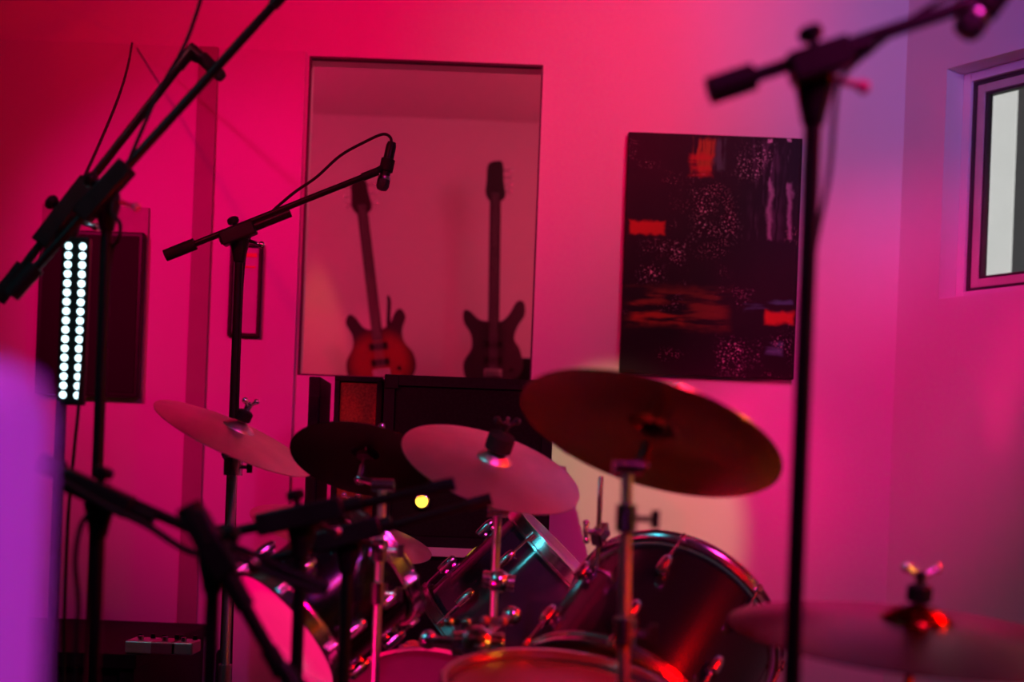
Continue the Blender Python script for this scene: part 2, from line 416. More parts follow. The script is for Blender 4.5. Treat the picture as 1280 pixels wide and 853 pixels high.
    for k in ((870, 250, 915, 300), (925, 190, 955, 225), (805, 310, 850, 350), (945, 425, 985, 470), (905, 365, 935, 400), (790, 180, 815, 205), (900, 425, 925, 470), (855, 225, 905, 250)):
        lay(M('MULTIPLY', M('MULTIPLY', M('MAXIMUM', dots, dots2), blob(*k, .035)), clus), (.95, .75, .8))
    lay(M('MULTIPLY', dots2, smooth(noise(7, off=21), .56, .66)), (.6, .3, .38))
    L(state['c'], bs.inputs['Base Color'])
    t = thing('abstract_painting', 'dark abstract canvas painting with orange strokes and pale splatter on the wall', 'painting', (cx, WY, cz))
    build('canvas', MB().box((0, -.0185, 0), (W, .033, H)), m, t, False, .003)
    sb = MB()
    for s_ in (-1, 1):
        sb.box((s_ * (W / 2 - .03), -.001, 0), (.04, .002, H - .04)); sb.box((0, -.001, s_ * (H / 2 - .03)), (W - .1, .002, .04))
    build('stretcher_bar', sb, mat('pine', (.5, .35, .2), 0, .7), t, False)
painting()

# framed picture and black screen on the wall panel
def framed():
    c = on_wall(307, 363, WY - .02); wv, hv = .108, .315; fw = .012
    t = thing('picture_frame', 'small narrow dark picture frame on the pale wall panel', 'picture', (c.x, WY - .0165, c.z))
    f = MB()
    for s_ in (-1, 1):
        f.box((s_ * (wv / 2 - fw / 2), -.01, 0), (fw, .02, hv)); f.box((0, -.01, s_ * (hv / 2 - fw / 2)), (wv - 2 * fw, .02, fw))
    build('frame', f, BLACK, t, False, .002)
    build('print', MB().box((0, -.004, 0), (wv - 2 * fw, .004, hv - 2 * fw)), PAPER, t, False)
    build('print_bar', MB().box((.01, -.0075, .118), (.05, .002, .014)), mat('red_lit_ink', (.8, .04, .06), 0, .5), t, False)  # red light on the bright print marks put into their colour
    build('print_bar', MB().box((.01, -.0075, .078), (.042, .002, .006)), MATS['red_lit_ink'], t, False)
framed()
def screen():
    y = WY - .016
    p0, p1 = on_wall(51, 395, y), on_wall(180, 395, y); z1, z0 = on_wall(118, 291, y).z, on_wall(115, 496, y).z
    W, H = p1.x - p0.x, z1 - z0
    t = thing('wall_screen', 'black upright rectangular screen fixed to the pale wall panel', 'screen', ((p0.x + p1.x) / 2, y, z0))
    build('backing_plate', MB().box((0, -.006, H / 2 + .045), (W + .012, .01, H + .09)), mat('grey_plate', (.45, .36, .38), 0, .6), t, False, .003)
    build('housing', MB().box((0, -.027, H / 2), (W, .03, H)), BLACKP, t, False, .005)
    build('display', MB().box((0, -.0435, H / 2), (W - .03, .003, H - .03)), SCREENB, t, False)
screen()

# low black bench under the panel with small pedals
def bench():
    zt = .53; y0, y1 = 3.85, WY - .02; x0, x1 = LX + .02, -1.0
    t = thing('low_bench', 'long low black bench standing under the wall panel', 'bench', ((x0 + x1) / 2, (y0 + y1) / 2, 0))
    W, D = x1 - x0, y1 - y0
    build('bench_top', MB().box((0, 0, zt - .02), (W, D, .04)), TOLEX, t, False, .004)
    for sx in (-1, 1): build('side_panel', MB().box((sx * (W / 2 - .03), 0, (zt - .04) / 2), (.04, D - .04, zt - .04)), TOLEX, t, False, .003)
    build('back_panel', MB().box((0, D / 2 - .03, (zt - .04) / 2), (W - .1, .02, zt - .04)), TOLEX, t, False)
    build('front_panel', MB().box((0, -D / 2 + .05, (zt - .04) / 2), (W - .1, .02, zt - .04)), TOLEX, t, False)
    for i, (px, wv, cc) in enumerate(((178, .075, (.75, .72, .74)), (208, .07, (.6, .2, .3)), (231, .06, (.72, .7, .72)))):
        p = P(px, 846, 3.93)
        lab = ('silver stompbox pedal on the low bench, furthest from the drums', 'reddish stompbox pedal on the low bench between two silver ones', 'silver stompbox pedal on the low bench, nearest the drums')[i]
        g = thing('stompbox', lab, 'pedal', (p.x, 3.93, zt), group='stompboxes on the low bench')
        build('case', MB().box((0, 0, .018), (wv, .11, .034)), mat('pedal_paint_%d' % i, cc, .6, .35), g, False, .004)
        build('footswitch', MB().tube((0, -.03, .035), (0, -.03, .047), .008), CHROME, g)
        for sx in (-1, 1): build('knob', MB().tube((sx * .018, .03, .035), (sx * .018, .03, .047), .007, .006), BLACKP, g)
bench()

# ------------------------------------------------------------------ amplifier stack
def cabinet(name, label, px0, px1, d, z0, z1, depth, grille, piping=False, lamp=None):
    x0, x1 = P(px0, 560, d).x, P(px1, 560, d).x; W, H = x1 - x0, z1 - z0
    t = thing(name, label, 'amplifier', ((x0 + x1) / 2, d, z0))
    fr = .03 if px1 - px0 > 80 else .014; c = MB()
    c.box((0, depth / 2 + .01, H / 2), (W, depth - .02, H))
    for s_ in (-1, 1): c.box((s_ * (W / 2 - fr / 2), 0, H / 2), (fr, .02, H))
    c.box((0, 0, fr / 2), (W - 2 * fr, .02, fr)); c.box((0, 0, H - fr / 2), (W - 2 * fr, .02, fr))
    build('body', c, TOLEX, t, False)
    build('grille', MB().box((0, .004, H / 2), (W - 2 * fr - .004, .010, H - 2 * fr - .004)), grille, t, False)
    if piping: build('piping', MB().box((0, -.014, H - .012), (W, .008, .026)), PIPING, t, False, .002)
    for sx in (-1, 1):
        for z in (0, 1):
            g_ = .04 if W > .2 else .012
            build('corner_guard', MB().box((sx * (W / 2 - g_ / 2), -.012, g_ / 2 if z == 0 else H - g_ / 2), (g_, .006, g_)), BLACKP, t, False, .002)
    return t, W, H
ZR = P(600, 687, 4.1).z
ZT = P(560, 474, 4.1).z
cabinet('amplifier_cabinet', 'black amplifier cabinet with pale piping, bottom of the tall stack', 478, 690, 4.1, 0, ZR, .45, GRILLEB, True)
cabinet('amplifier_cabinet', 'black amplifier cabinet with black grille cloth, on top of the piped cabinet', 478, 690, 4.1, ZR + .001, ZT + .006, .42, GRILLEB)
cabinet('amplifier_cabinet', 'narrow amplifier cabinet with brown grille cloth beside the tall stack', 416, 475, 4.15, ZR - .2, ZT + .0, .36, GRILLE)
cabinet('amplifier_cabinet', 'black speaker cabinet carrying the narrow brown grilled amplifier', 384, 474, 4.15, 0, ZR - .202, .40, GRILLEB)
# slim black rack beside it
def rack():
    x0, x1 = P(383, 560, 4.2).x, P(398, 560, 4.2).x
    t = thing('equipment_rack', 'slim black upright rack case beside the brown grilled amplifier', 'rack', ((x0 + x1) / 2, 4.2, ZR - .2))
    build('case', MB().box((0, .12, (ZT - ZR + .2) / 2), (x1 - x0, .24, ZT - ZR + .2)), TOLEX, t, False, .004)
    for i in range(5): build('rack_panel', MB().box((0, -.004, .1 + i * .12), (x1 - x0 - .008, .008, .1)), BLACKP, t, False, .002)
rack()
p = P(527, 627, 4.08)
def pilot():
    t = thing('indicator_lamp', 'glowing amber indicator lamp on the front of the black amplifier cabinet', 'lamp', p)
    build('bezel', MB().lathe((0, .016, 0), (0, -1, 0), [(.024, 0), (.024, .008), (.019, .011)], 24), CHROME, t)
    build('lens', MB().lathe((0, .007, 0), (0, -1, 0), [(.019, 0), (.018, .01), (.012, .017), (.004, .02)], 24), mat('amber_lens', (1, .6, .05), 0, .3, emit=(1, .55, .06), estr=2.2), t)
pilot()

# ------------------------------------------------------------------ guitars in the booth
def closed_spline(pts, sub=6):
    n = len(pts); out = []
    for i in range(n):
        p0, p1, p2, p3 = (Vector((*pts[(i + k) % n], 0)) for k in (-1, 0, 1, 2))
        for k in range(sub):
            t = k / sub
            q = .5 * ((2 * p1) + (p2 - p0) * t + (2 * p0 - 5 * p1 + 4 * p2 - p3) * t * t + (3 * p1 - p0 - 3 * p2 + p3) * t ** 3)
            out.append((q.x, q.y))
    return out
def guitar(name, label, foot, head, d, bass, body_mat, y_off=0):
    pf, ph = P(*foot, d), P(*head, d)
    ax = (ph - pf); Lg = ax.length
    lean = math.atan2(ax.x, ax.z)
    q = Quaternion((0, 1, 0), lean)
    t = thing(name, label, 'guitar', pf, q)
    k = Lg                                            # whole length
    if bass:
        o = [(0, 0), (.09, .02), (.145, .10), (.135, .19), (.105, .25), (.12, .31), (.155, .37), (.15, .43), (.115, .435), (.075, .37), (.035, .335), (-.035, .335), (-.075, .345), (-.12, .385), (-.15, .385), (-.15, .33), (-.115, .27), (-.11, .2), (-.15, .12), (-.12, .03)]
        bl, nk0, hd = .335, .30, .20
    else:
        o = [(0, 0), (.10, .01), (.165, .07), (.17, .15), (.13, .22), (.125, .28), (.15, .345), (.13, .385), (.10, .37), (.06, .31), (0, .295), (-.06, .31), (-.10, .37), (-.13, .385), (-.15, .345), (-.125, .28), (-.13, .22), (-.17, .15), (-.165, .07), (-.10, .01)]
        bl, nk0, hd = .30, .27, .17
    build('body', MB().prism(closed_spline(o), -.02, .02), body_mat, t, True, .006)
    neck = MB()
    w0, w1_ = (.031, .022) if bass else (.028, .021)
    zt = k - hd
    neck.box((0, -.022, (nk0 + zt) / 2), (2 * w1_ + .012, .022, zt - nk0))
    build('neck', neck, mat('dark_neck', (.03, .015, .012), 0, .4), t, True, .006)
    fb = MB().box((0, -.036, (nk0 - .03 + zt) / 2), (2 * w1_ + .01, .006, zt - nk0 + .03)); build('fretboard', fb, mat('rosewood', (.02, .01, .008), 0, .5), t, False)
    ho = [(-.025, zt), (-.05, zt + .04), (-.045, zt + .1), (-.04, k - .02), (0, k), (.035, k - .01), (.04, zt + .1), (.05, zt + .03), (.025, zt)]
    build('headstock', MB().prism(closed_spline(ho, 3), -.03, -.014), mat('dark_head', (.02, .012, .012), 0, .35), t)
    for i in range(4 if bass else 6):
        s_ = (1 if (i % 2 or bass) else -1) * (1 if bass else 1)
        z = zt + .05 + (i if bass else i // 2) * (.035 if bass else .045)
        build('tuner', MB().tube((s_ * .03, -.022, z), (s_ * .075, -.022, z), .005).sphere((s_ * .078, -.022, z), .014, sc=(.6, 1, 1)), CHROME, t)
    for z in ((.14, .22) if bass else (.13, .21)):
        build('pickup', MB().box((0, -.024, z), (.09, .012, .034)), BLACKP, t, False, .003)
    build('bridge', MB().box((0, -.025, .075), (.085, .014, .04)), CHROME, t, False, .003)
    for i in range(2): build('control_knob', MB().tube((.09 + .02 * i, -.02, .09 - .045 * i), (.09 + .02 * i, -.036, .09 - .045 * i), .011), BLACKP, t)
    ns = 4 if bass else 6; sm = MB()
    for i in range(ns):
        x = (i - (ns - 1) / 2) * (.011 if bass else .008); sm.tube((x, -.041, .075), (x * .8, -.041, zt + .04), .0008, n=4)
    build('strings', sm, STEEL, t)
    return t
RED = mat('cherry_red_lacquer', (.30, .012, .012), 0, .3, .15, 6, coat=.5)
def burst(m, dark):
    nt = m.node_tree; b = nt.nodes['Principled BSDF']; tc = [n for n in nt.nodes if n.type == 'TEX_COORD'][0]; old = b.inputs['Base Color'].links[0].from_socket
    mp = nt.nodes.new('ShaderNodeMapping'); mp.inputs['Location'].default_value = (0, 0, -.13); nt.links.new(tc.outputs['Object'], mp.inputs['Vector'])
    ln = nt.nodes.new('ShaderNodeVectorMath'); ln.operation = 'LENGTH'; nt.links.new(mp.outputs[0], ln.inputs[0])
    mr = nt.nodes.new('ShaderNodeMapRange'); mr.interpolation_type = 'SMOOTHSTEP'; mr.inputs[1].default_value = .11; mr.inputs[2].default_value = .19; nt.links.new(ln.outputs['Value'], mr.inputs[0])
    mx = nt.nodes.new('ShaderNodeMix'); mx.data_type = 'RGBA'; nt.links.new(mr.outputs[0], mx.inputs[0]); nt.links.new(old, mx.inputs[6]); mx.inputs[7].default_value = (*dark, 1); nt.links.new(mx.outputs[2], b.inputs['Base Color'])
burst(RED, (.012, .004, .005))
SUNB = mat('dark_plum_lacquer', (.03, .016, .024), 0, .3, .2, 6, coat=.4)
DG = 7.1
# long dark sideboard behind the glass that carries the guitar stands
zs = P(530, 512, DG).z
def sideboard():
    x0, x1 = -1.7, .75
    t = thing('booth_sideboard', 'long dark sideboard behind the glass carrying the guitars', 'cabinet', ((x0 + x1) / 2, 7.18, 0))
    build('carcass', MB().box((0, 0, (zs - .03) / 2), (x1 - x0, .5, zs - .03)), TOLEX, t, False, .005)
    build('top', MB().box((0, 0, zs - .015), (x1 - x0 + .03, .54, .03)), BLACK, t, False, .004)
    for i in range(4): 
        dr = build('door', MB().box((-.92 + i * .61, -.258, zs / 2), (.58, .014, zs - .15)), BLACK, t, False, .003)
        build('door_handle', MB().tube((-.92 + i * .61 + .22, -.272, zs / 2 - .06), (-.92 + i * .61 + .22, -.272, zs / 2 + .06), .006), CHROME, dr)
sideboard()
def gstand(x, label):
    t = thing('guitar_stand', label, 'stand', (x, DG, zs), group='guitar stands behind the glass')
    build('foot', MB().tube((-.14, .02, .012), (.14, .02, .012), .011).tube((0, -.10, .012), (0, .14, .012), .011), BLACK, t)
    build('upright', MB().tube((0, .10, .02), (0, .10, .55), .010), BLACK, t)
    build('cradle', MB().tube((-.10, .0, .075), (.10, .0, .075), .009).tube((0, .10, .075), (0, 0, .075), .008).tube((-.1, 0, .075), (-.1, -.06, .10), .008).tube((.1, 0, .075), (.1, -.06, .10), .008), RUBBER, t)
    build('yoke', MB().tube((0, .10, .55), (0, .035, .56), .008), RUBBER, t)
gb = (480, 486); gx = P(*gb, DG).x
gstand(gx, 'black tubular stand cradling the cherry red guitar')
guitar('electric_guitar', 'cherry red electric guitar with dark horns leaning on a stand behind the glass', gb, (449, 226), DG, False, RED)
gb2 = (616, 486); gx2 = P(*gb2, DG).x
gstand(gx2, 'black tubular stand cradling the dark bass guitar')
guitar('bass_guitar', 'dark bass guitar with long neck on a stand behind the glass', gb2, (620, 203), DG, True, SUNB)
def booth_amp():
    p0 = P(655, 470, 6.75)
    t = thing('practice_amplifier', 'small dark practice amplifier beside the bass guitar behind the glass', 'amplifier', (p0.x + .10, 7.30, zs))
    h = P(640, 447, 7.3).z - zs
    build('body', MB().box((0, .06, h / 2), (.30, .14, h)), TOLEX, t, False, .006)
    build('grille', MB().box((0, -.013, h / 2 - .02), (.25, .01, h - .08)), GRILLEB, t, False)
booth_amp()

# ------------------------------------------------------------------ stands, microphones, cables
def tripod(t, x, y, n=3, r=.34, h=.28, rad=.009, m=None, a0=.4, rubber=True):
    m = m or BLACK
    for k in range(n):
        a_ = a0 + k * 2 * math.pi / n
        e_ = Vector((math.cos(a_) * r, math.sin(a_) * r, .012))
        l = build('leg', MB().tube((math.cos(a_) * .022, math.sin(a_) * .022, h), e_, rad), m, t)
        if rubber: build('rubber_foot', MB().tube(e_ + Vector((-e_.x * .08, -e_.y * .08, .006)), e_ + Vector((e_.x * .03, e_.y * .03, -.002)), rad * 1.5), RUBBER, l)
    build('leg_collar', MB().tube((0, 0, h - .03), (0, 0, h + .04), .024), BLACKP, t)

def mic_stand(label, d, clamp, tail, tip, pole_px=None, thick=.0105, boom_r=.0085, sleeve=.2, weight=.13, knob=None, wing=True, dtip=None, a0=.4, pole_r=.0105, blk=.09, foot=.22):
    c = P(*clamp, d); ta = P(*tail, d); ti = P(*tip, dtip or d)
    base = Vector((c.x, c.y, 0))
    t = thing('microphone_stand', label, 'mic stand', base)
    C = c - base; TA = ta - base; TI = ti - base
    bd = (TI - TA).normalized()
    hc = C.z
    off = Vector((0, .024, 0))                         # boom runs in front of the pole head
    build('lower_tube', MB().tube((0, 0, .25), (0, 0, hc * .33), pole_r * 1.18), BLACK, t)
    build('upper_tube', MB().tube((0, 0, hc * .33), (0, 0, hc - .03), pole_r), BLACK, t)
    build('height_clutch', MB().lathe((0, 0, hc * .33 - .05), (0, 0, 1), [(.015, 0), (.019, .01), (.019, .09), (.014, .10)], 18), BLACKP, t)
    Q = C - off
    # clamp head
    perp = bd.cross(Vector((0, 1, 0))).normalized()
    R = Matrix((bd, Vector((0, 1, 0)) - bd * bd.y, perp)).transposed()
    cb = MB().box(Q, (blk, .034, .036), R).tube(Q, C + Vector((0, .018, 0)), .019)
    cb.lathe((0, 0, hc - .07), (0, 0, 1), [(.013, 0), (.016, .015), (.024, .05), (.022, .075)], 18)
    build('boom_clamp', cb, BLACKP, t, True, .004)
    A = TA - off; B = TI - off
    build('boom', MB().tube(A, B, boom_r), BLACK, t)
    build('counterweight', MB().tube(A - bd * .01, A + bd * weight * .5, boom_r * 1.9), RUBBER, t)
    build('boom_sleeve', MB().tube(Q - bd * sleeve * .35, Q + bd * sleeve, boom_r * 1.45), BLACKP, t)
    kd = (perp if perp.z < 0 else -perp)
    kp = Q + kd * .03
    kb = MB().tube(C + Vector((.018, .0, -.012)), C + Vector((.052, -.006, -.022)), .0045).sphere(C + Vector((.056, -.006, -.023)), .0085)
    build('tilt_handle', kb, knob or CHROME, t)
    k2 = Q - kd * .016
    build('clamp_knob', MB().tube(k2, k2 - kd * .012, .006).lathe(k2 - kd * .010, -kd, [(.012, 0), (.015, .004), (.015, .012), (.011, .016)], 12), BLACKP, t)
    build('boom_thread', MB().tube(B - bd * .03, B + bd * .012, boom_r * 1.3), BLACKP, t)
    tripod(t, 0, 0, a0=a0, r=foot)
    return t, B + base, bd

def microphone(label, p_tail, p_head, r=.011, head=.0, clip_to=None):
    a_, b2 = Vector(p_tail), Vector(p_head); ax = (b2 - a_); Lm = ax.length
    t = thing('microphone', label, 'microphone', a_, ax.to_track_quat('Z', 'Y'))
    build('body', MB().lathe((0, 0, 0), (0, 0, 1), [(r * .8, 0), (r, .01), (r * 1.0, Lm * .7), (r * 1.15, Lm * .74)], 20), BLACKP, t)
    g = r * 1.25 + head
    build('grille', MB().lathe((0, 0, Lm * .74), (0, 0, 1), [(r * 1.1, 0), (g, Lm * .05), (g, Lm * .18), (g * .75, Lm * .25), (g * .2, Lm * .27)], 20), mat('mic_grille', (.05, .05, .055), .8, .45, .4, 300, .5, 900), t)
    build('ring', MB().lathe((0, 0, Lm * .70), (0, 0, 1), [(r * 1.08, 0), (r * 1.25, .003), (r * 1.25, .009), (r * 1.08, .012)], 20), STEEL, t)
    build('clip', MB().lathe((0, 0, Lm * .34), (0, 0, 1), [(r * 1.03, 0), (r * 1.35, .002), (r * 1.35, .032), (r * 1.03, .034)], 16), RUBBER, t)
    if clip_to is not None:
        q = (ax.to_track_quat('Z', 'Y').inverted() @ (Vector(clip_to) - a_))
        build('clip_arm', MB().tube((0, 0, Lm * .34 + .016), q, .008), RUBBER, t)
    return t
def cable(label, pts, r=.0035):
    pts = [Vector(p_) for p_ in pts]; o0 = pts[-1]
    o = build('cable', MB().path([p_ - o0 for p_ in pts], r), CABLE, None); o.location = o0
    return tag(o, label, 'cable')

# near stand by the painting
t, B1, bd = mic_stand('tall black microphone stand in front of the dark painting, boom reaching past the window', 1.68, (1019, 84), (893, 118), (1222, 8), thick=.011, sleeve=.06, weight=.09, blk=.075, knob=mat('pink_knob', (.8, .1, .3), 0, .3))
microphone('black microphone hanging from the boom above the window', P(1268, -44, 1.66), P(1204, 43, 1.66), .0145, clip_to=B1)
cable('black cable draped along the boom of the stand before the painting', [P(1262, -40, 1.66), P(1200, -12, 1.68), P(1150, 16, 1.68), P(1090, 62, 1.68), P(1052, 98, 1.69), P(1043, 140, 1.70), P(1036, 220, 1.705), P(1016, 330, 1.712), P(1008, 480, 1.712), P(998, 853, 1.712), P(978, 1500, 1.72)], .0032)
# stand before the glass
t, B2, bd = mic_stand('black microphone stand in front of the wall panel, boom crossing the glass', 3.56, (300, 294), (214, 320), (468, 219), sleeve=.14, weight=.14, thick=.011, boom_r=.0078, pole_r=.0105)
microphone('slim black microphone pointing down in front of the glass', P(490, 178, 3.56), P(477, 238, 3.56), .013, clip_to=B2)
cable('thin black cable arching up to the microphone before the glass', [P(489, 182, 3.56), P(488, 172, 3.56), P(478, 168, 3.56), P(455, 178, 3.56), P(425, 195, 3.56), P(395, 222, 3.56), P(365, 243, 3.57), P(330, 275, 3.58), P(308, 310, 3.585), P(300, 420, 3.585), P(292, 700, 3.585), P(280, 1150, 3.59)], .0038)
# two tall stands with steep booms
t, B3, bd = mic_stand('tall black microphone stand with a steep boom, its clamp just before the black screen', 2.65, (135, 243), (24, 366), (357, -2), sleeve=.06, weight=.12, blk=.13, a0=.9, knob=MATS['pink_knob'])
t, B4, bd = mic_stand('tall black microphone stand with steep boom, light bar fixed to its pole', 2.85, (86, 269), (6, 372), (238, 74), sleeve=.05, weight=.15, blk=.16, a0=1.9)
microphone('short black microphone at the top of the steep boom beside the batten', P(237, 57, 2.85), P(279, 98, 2.85), .010, clip_to=B4)
cable('black cable from the top of the wall panel down to the steep boom', [P(165, 54, 4.74), P(160, 82, 4.3), P(148, 122, 3.8), P(125, 178, 3.3), P(106, 220, 2.95), P(92, 252, 2.82)], .0038)
cable('black cable coiling down along the steepest boom to its clamp', [P(262, -40, 2.62), P(246, 15, 2.62), P(228, 62, 2.62), P(200, 112, 2.62), P(170, 180, 2.62), P(152, 226, 2.62), P(140, 262, 2.62), P(150, 280, 2.62), P(148, 300, 2.63), P(138, 330, 2.67), P(128, 500, 2.67), P(119, 853, 2.67), P(112, 1270, 2.69)], .0038)
cable('thin black cable hanging loose between the two tall stands', [P(110, 300, 2.75), P(108, 380, 2.75), P(99, 500, 2.75), P(92, 570, 2.75), P(84, 670, 2.75), P(80, 853, 2.75), P(84, 1240, 2.76)], .0035)
# light bar
def led_bar():
    d = 2.80; n = 17
    top, bot = P(93, 302, d), P(89, 500, d)
    base = Vector(((top.x + bot.x) / 2, d, bot.z)); H = top.z - bot.z
    t = thing('led_light_bar', 'upright light bar with two columns of glowing white LEDs on the tall stand', 'light bar', base)
    build('housing', MB().box((0, .012, H / 2), (.052, .022, H + .02)), BLACKP, t, False, .004)
    build('bracket', MB().box((-.018, .03, H / 2), (.03, .016, .05)), BLACKP, t, False, .003)
    lm = mat('white_led', (.8, 1, 1), 0, .3, .02, 5, emit=(.62, .92, 1), estr=3.2)
    proto = None
    for i in range(n):
        for sx in (-1, 1):
            if proto is None:
                o = proto = build('led', MB().lathe((0, 0, 0), (0, -1, 0), [(.0068, 0), (.0062, .003), (.003, .005)], 14), lm, t)
            else: o = copy_of(proto, t)
            o.location = (sx * .014, .0015, H * (i + .5) / n)
led_bar()

# low stands crossing in front of the drums
t, B5, bd = mic_stand('low black microphone stand with a long boom sloping down before the pink wall', 2.2, (125, 616), (66, 582), (404, 733), sleeve=.10, weight=.05, blk=.12, a0=.2)
cable('black cable looping down beside the low stand with the long boom', [P(118, 640, 2.18), P(102, 655, 2.18), P(94, 700, 2.18), P(98, 760, 2.18), P(94, 853, 2.18), P(90, 1340, 2.19)], .0042)
cable('black cable slung along the underside of the long sloping boom', [P(72, 598, 2.15), P(130, 632, 2.15), P(180, 655, 2.15), P(238, 690, 2.15), P(300, 700, 2.15), P(350, 722, 2.15), P(402, 742, 2.15)], .0055)
t, B6, bd = mic_stand('low black microphone stand with a short boom pointing steeply at the drums', 2.0, (268, 681), (244, 640), (352, 832), sleeve=.10, weight=.10, blk=.10, a0=.7, boom_r=.010)
microphone('black microphone aimed at the pale drum head', P(352, 832, 1.97), P(392, 900, 1.97), .013, clip_to=B6)
t, B7, bd = mic_stand('low black microphone stand holding the upper of two level booms', 2.28, (378, 645), (272, 670), (560, 607), sleeve=.10, weight=.05, blk=.14, a0=1.1, foot=.11)
t, B8, bd = mic_stand('low black microphone stand holding the lower of two level booms', 2.49, (436, 668), (322, 704), (606, 626), sleeve=.08, weight=.05, blk=.12, a0=.5, foot=.08)

# ------------------------------------------------------------------ cymbals and their stands
def cymbal(name, label, px, d, r, n, m, bell_m=None, bell=.2, h=.03):
    c = P(*px, d); n = Vector(n).normalized()
    t = thing(name, label, 'cymbal', c, n.to_track_quat('Z', 'Y'))
    th = .0016; rb = r * bell; hb = r * .085
    prof = []
    for i in range(13):
        f = i / 12; rr = rb + (r - rb) * f; prof.append((rr, -h * f ** 1.6))
    pf = [(a_, z + th / 2) for a_, z in prof] + [(a_, z - th / 2) for a_, z in reversed(prof)]
    build('bow', MB().lathe((0, 0, 0), (0, 0, 1), pf, 72, close=True), m, t, sharp=60)
    bp = []
    for i in range(9):
        f = i / 8; bp.append((.007 + (rb - .007) * f, hb * (1 - f ** 2.2)))
    pf = [(a_, z + th / 2) for a_, z in bp] + [(a_, z - th / 2) for a_, z in reversed(bp)]
    build('bell', MB().lathe((0, 0, 0), (0, 0, 1), pf, 40, close=True), bell_m or m, t, sharp=60)
    return c, n, hb

def cymbal_stand(label, c, n, hb, pole_top, m=None, r=.0085, r2=.012, a0=.3, pole_lo=None, collars=(), ball=None, nut=True, nut_s=1.0, tripod_r=.33, nut_m=None):
    """rod through the cymbal, tilter below it, then a pole to a tripod on the floor"""
    m = m or CHROME
    n = Vector(n).normalized(); pt = Vector(pole_top)
    pl = Vector(pole_lo) if pole_lo is not None else Vector((pt.x, pt.y, 0))
    base = Vector((pl.x, pl.y, 0))
    t = thing('cymbal_stand', label, 'cymbal stand', base)
    L_ = lambda p_: Vector(p_) - base
    top = L_(c) + n * (hb + .05 * nut_s); jnt = L_(pt)
    low = L_(c) - n * .035
    build('rod', MB().tube(low, top, .0035), m, t)
    build('lower_felt', MB().lathe(L_(c) - n * .016, n, [(.012, 0), (.018, .003), (.018, .012), (.012, .014)], 18), RUBBER, t)
    if nut:
        build('upper_felt', MB().lathe(L_(c) + n * (hb + .003), n, [(.012, 0), (.018 * nut_s, .003), (.018 * nut_s, .022 * nut_s), (.012, .026 * nut_s)], 18), RUBBER, t)
        u, v, _ = basis(n); q = L_(c) + n * (hb + .032 * nut_s)
        wn_ = MB().tube(q, q + n * .016, .008).tube(q + n * .006, q + n * .02 + u * .022, .004).tube(q + n * .006, q + n * .02 - u * .022, .004)
        wn_.sphere(q + n * .021 + u * .024, .007).sphere(q + n * .021 - u * .024, .007)
        build('wing_nut', wn_, nut_m or m, t)
    build('tilter', MB().tube(low, low - n * .03, .010).tube(low - n * .03, jnt, .007).sphere(low - n * .03, .013).tube(jnt + Vector((-.02, 0, 0)), jnt + Vector((.022, 0, 0)), .012), m, t)
    PL = L_(pl); mid = jnt + (PL - jnt) * .45
    build('upper_pole', MB().tube(jnt, mid, r), SATIN, t)
    build('lower_pole', MB().tube(mid, PL + Vector((0, 0, .16)) if PL.z < .01 else PL, r2), SATIN, t)
    for f in collars:
        q = jnt + (PL - jnt) * f
        cl = build('collar', MB().tube(q + Vector((0, 0, -.02)), q + Vector((0, 0, .02)), r2 * 1.45), m, t)
        build('wing_bolt', MB().tube(q, q + Vector((.034, -.01, 0)), .0045).box(q + Vector((.04, -.012, 0)), (.012, .006, .026)), m, cl)
    if ball is not None:
        q = L_(ball); build('ratchet_joint', MB().sphere(q, .024, 18, 10).tube(q + Vector((-.032, 0, .004)), q + Vector((.032, 0, -.004)), .017), m, t)
    tripod(t, 0, 0, r=tripod_r, h=.3, rad=.008, m=m, a0=a0)
    return t

# ride, right
c, n, hb = cymbal('ride_cymbal', 'large bronze ride cymbal with wing nut on top, lowest of the cymbals, below the window', (1146, 776), 2.0, .262, (.03, -.11, 1), BRONZE_REDLIT, h=.024)
cymbal_stand('chrome stand under the large bronze ride cymbal', c, n, hb, c + Vector((-.01, .01, -.11)), a0=.9, collars=(.25,), tripod_r=.18)
# crash, middle
c, n, hb = cymbal('crash_cymbal', 'bronze crash cymbal seen from beneath, hanging below the dark painting', (817, 531), 2.2, .208, (.27, .325, .90), BRONZE, h=.022)
cymbal_stand('straight chrome stand rising to the bronze crash cymbal in front of the floor tom', c, n, hb, P(784, 584, 2.03), r=.0085, r2=.0105, pole_lo=(P(793, 853, 2.03).x, 2.03, 0), collars=(.07, .225), a0=.2, tripod_r=.2)
# pale crash
c, n, hb = cymbal('crash_cymbal', 'pale brilliant crash cymbal with a black felt, tilted before the amplifiers', (618, 574), 2.8, .184, (.27, -.385, .87), BRILL, h=.02)
cymbal_stand('chrome stand with a ratchet joint under the pale crash cymbal', c, n, hb, P(622, 640, 2.83), r=.008, r2=.011, ball=P(623, 727, 2.83), a0=1.0, nut_s=1.5, tripod_r=.13, nut_m=BLACKP)
# dark cymbal
c, n, hb = cymbal('china_cymbal', 'black cymbal seen from beneath beside the pale crash cymbal', (457, 566), 3.05, .160, (.10, .46, .88), DARKCYM, h=.02)
cymbal_stand('chrome stand holding up the black cymbal', c, n, hb, P(478, 607, 2.66), r=.008, r2=.011, collars=(.12, .2), a0=.6, tripod_r=.1)
# far left
c, n, hb = cymbal('crash_cymbal', 'pale crash cymbal tilted before the framed picture and batten', (298, 536), 3.22, .192, (.40, -.16, .90), BRILL, h=.024)
cymbal_stand('chrome stand under the pale cymbal by the framed picture', c, n, hb, P(292, 566, 3.24), r=.010, r2=.015, collars=(.03,), a0=1.4)
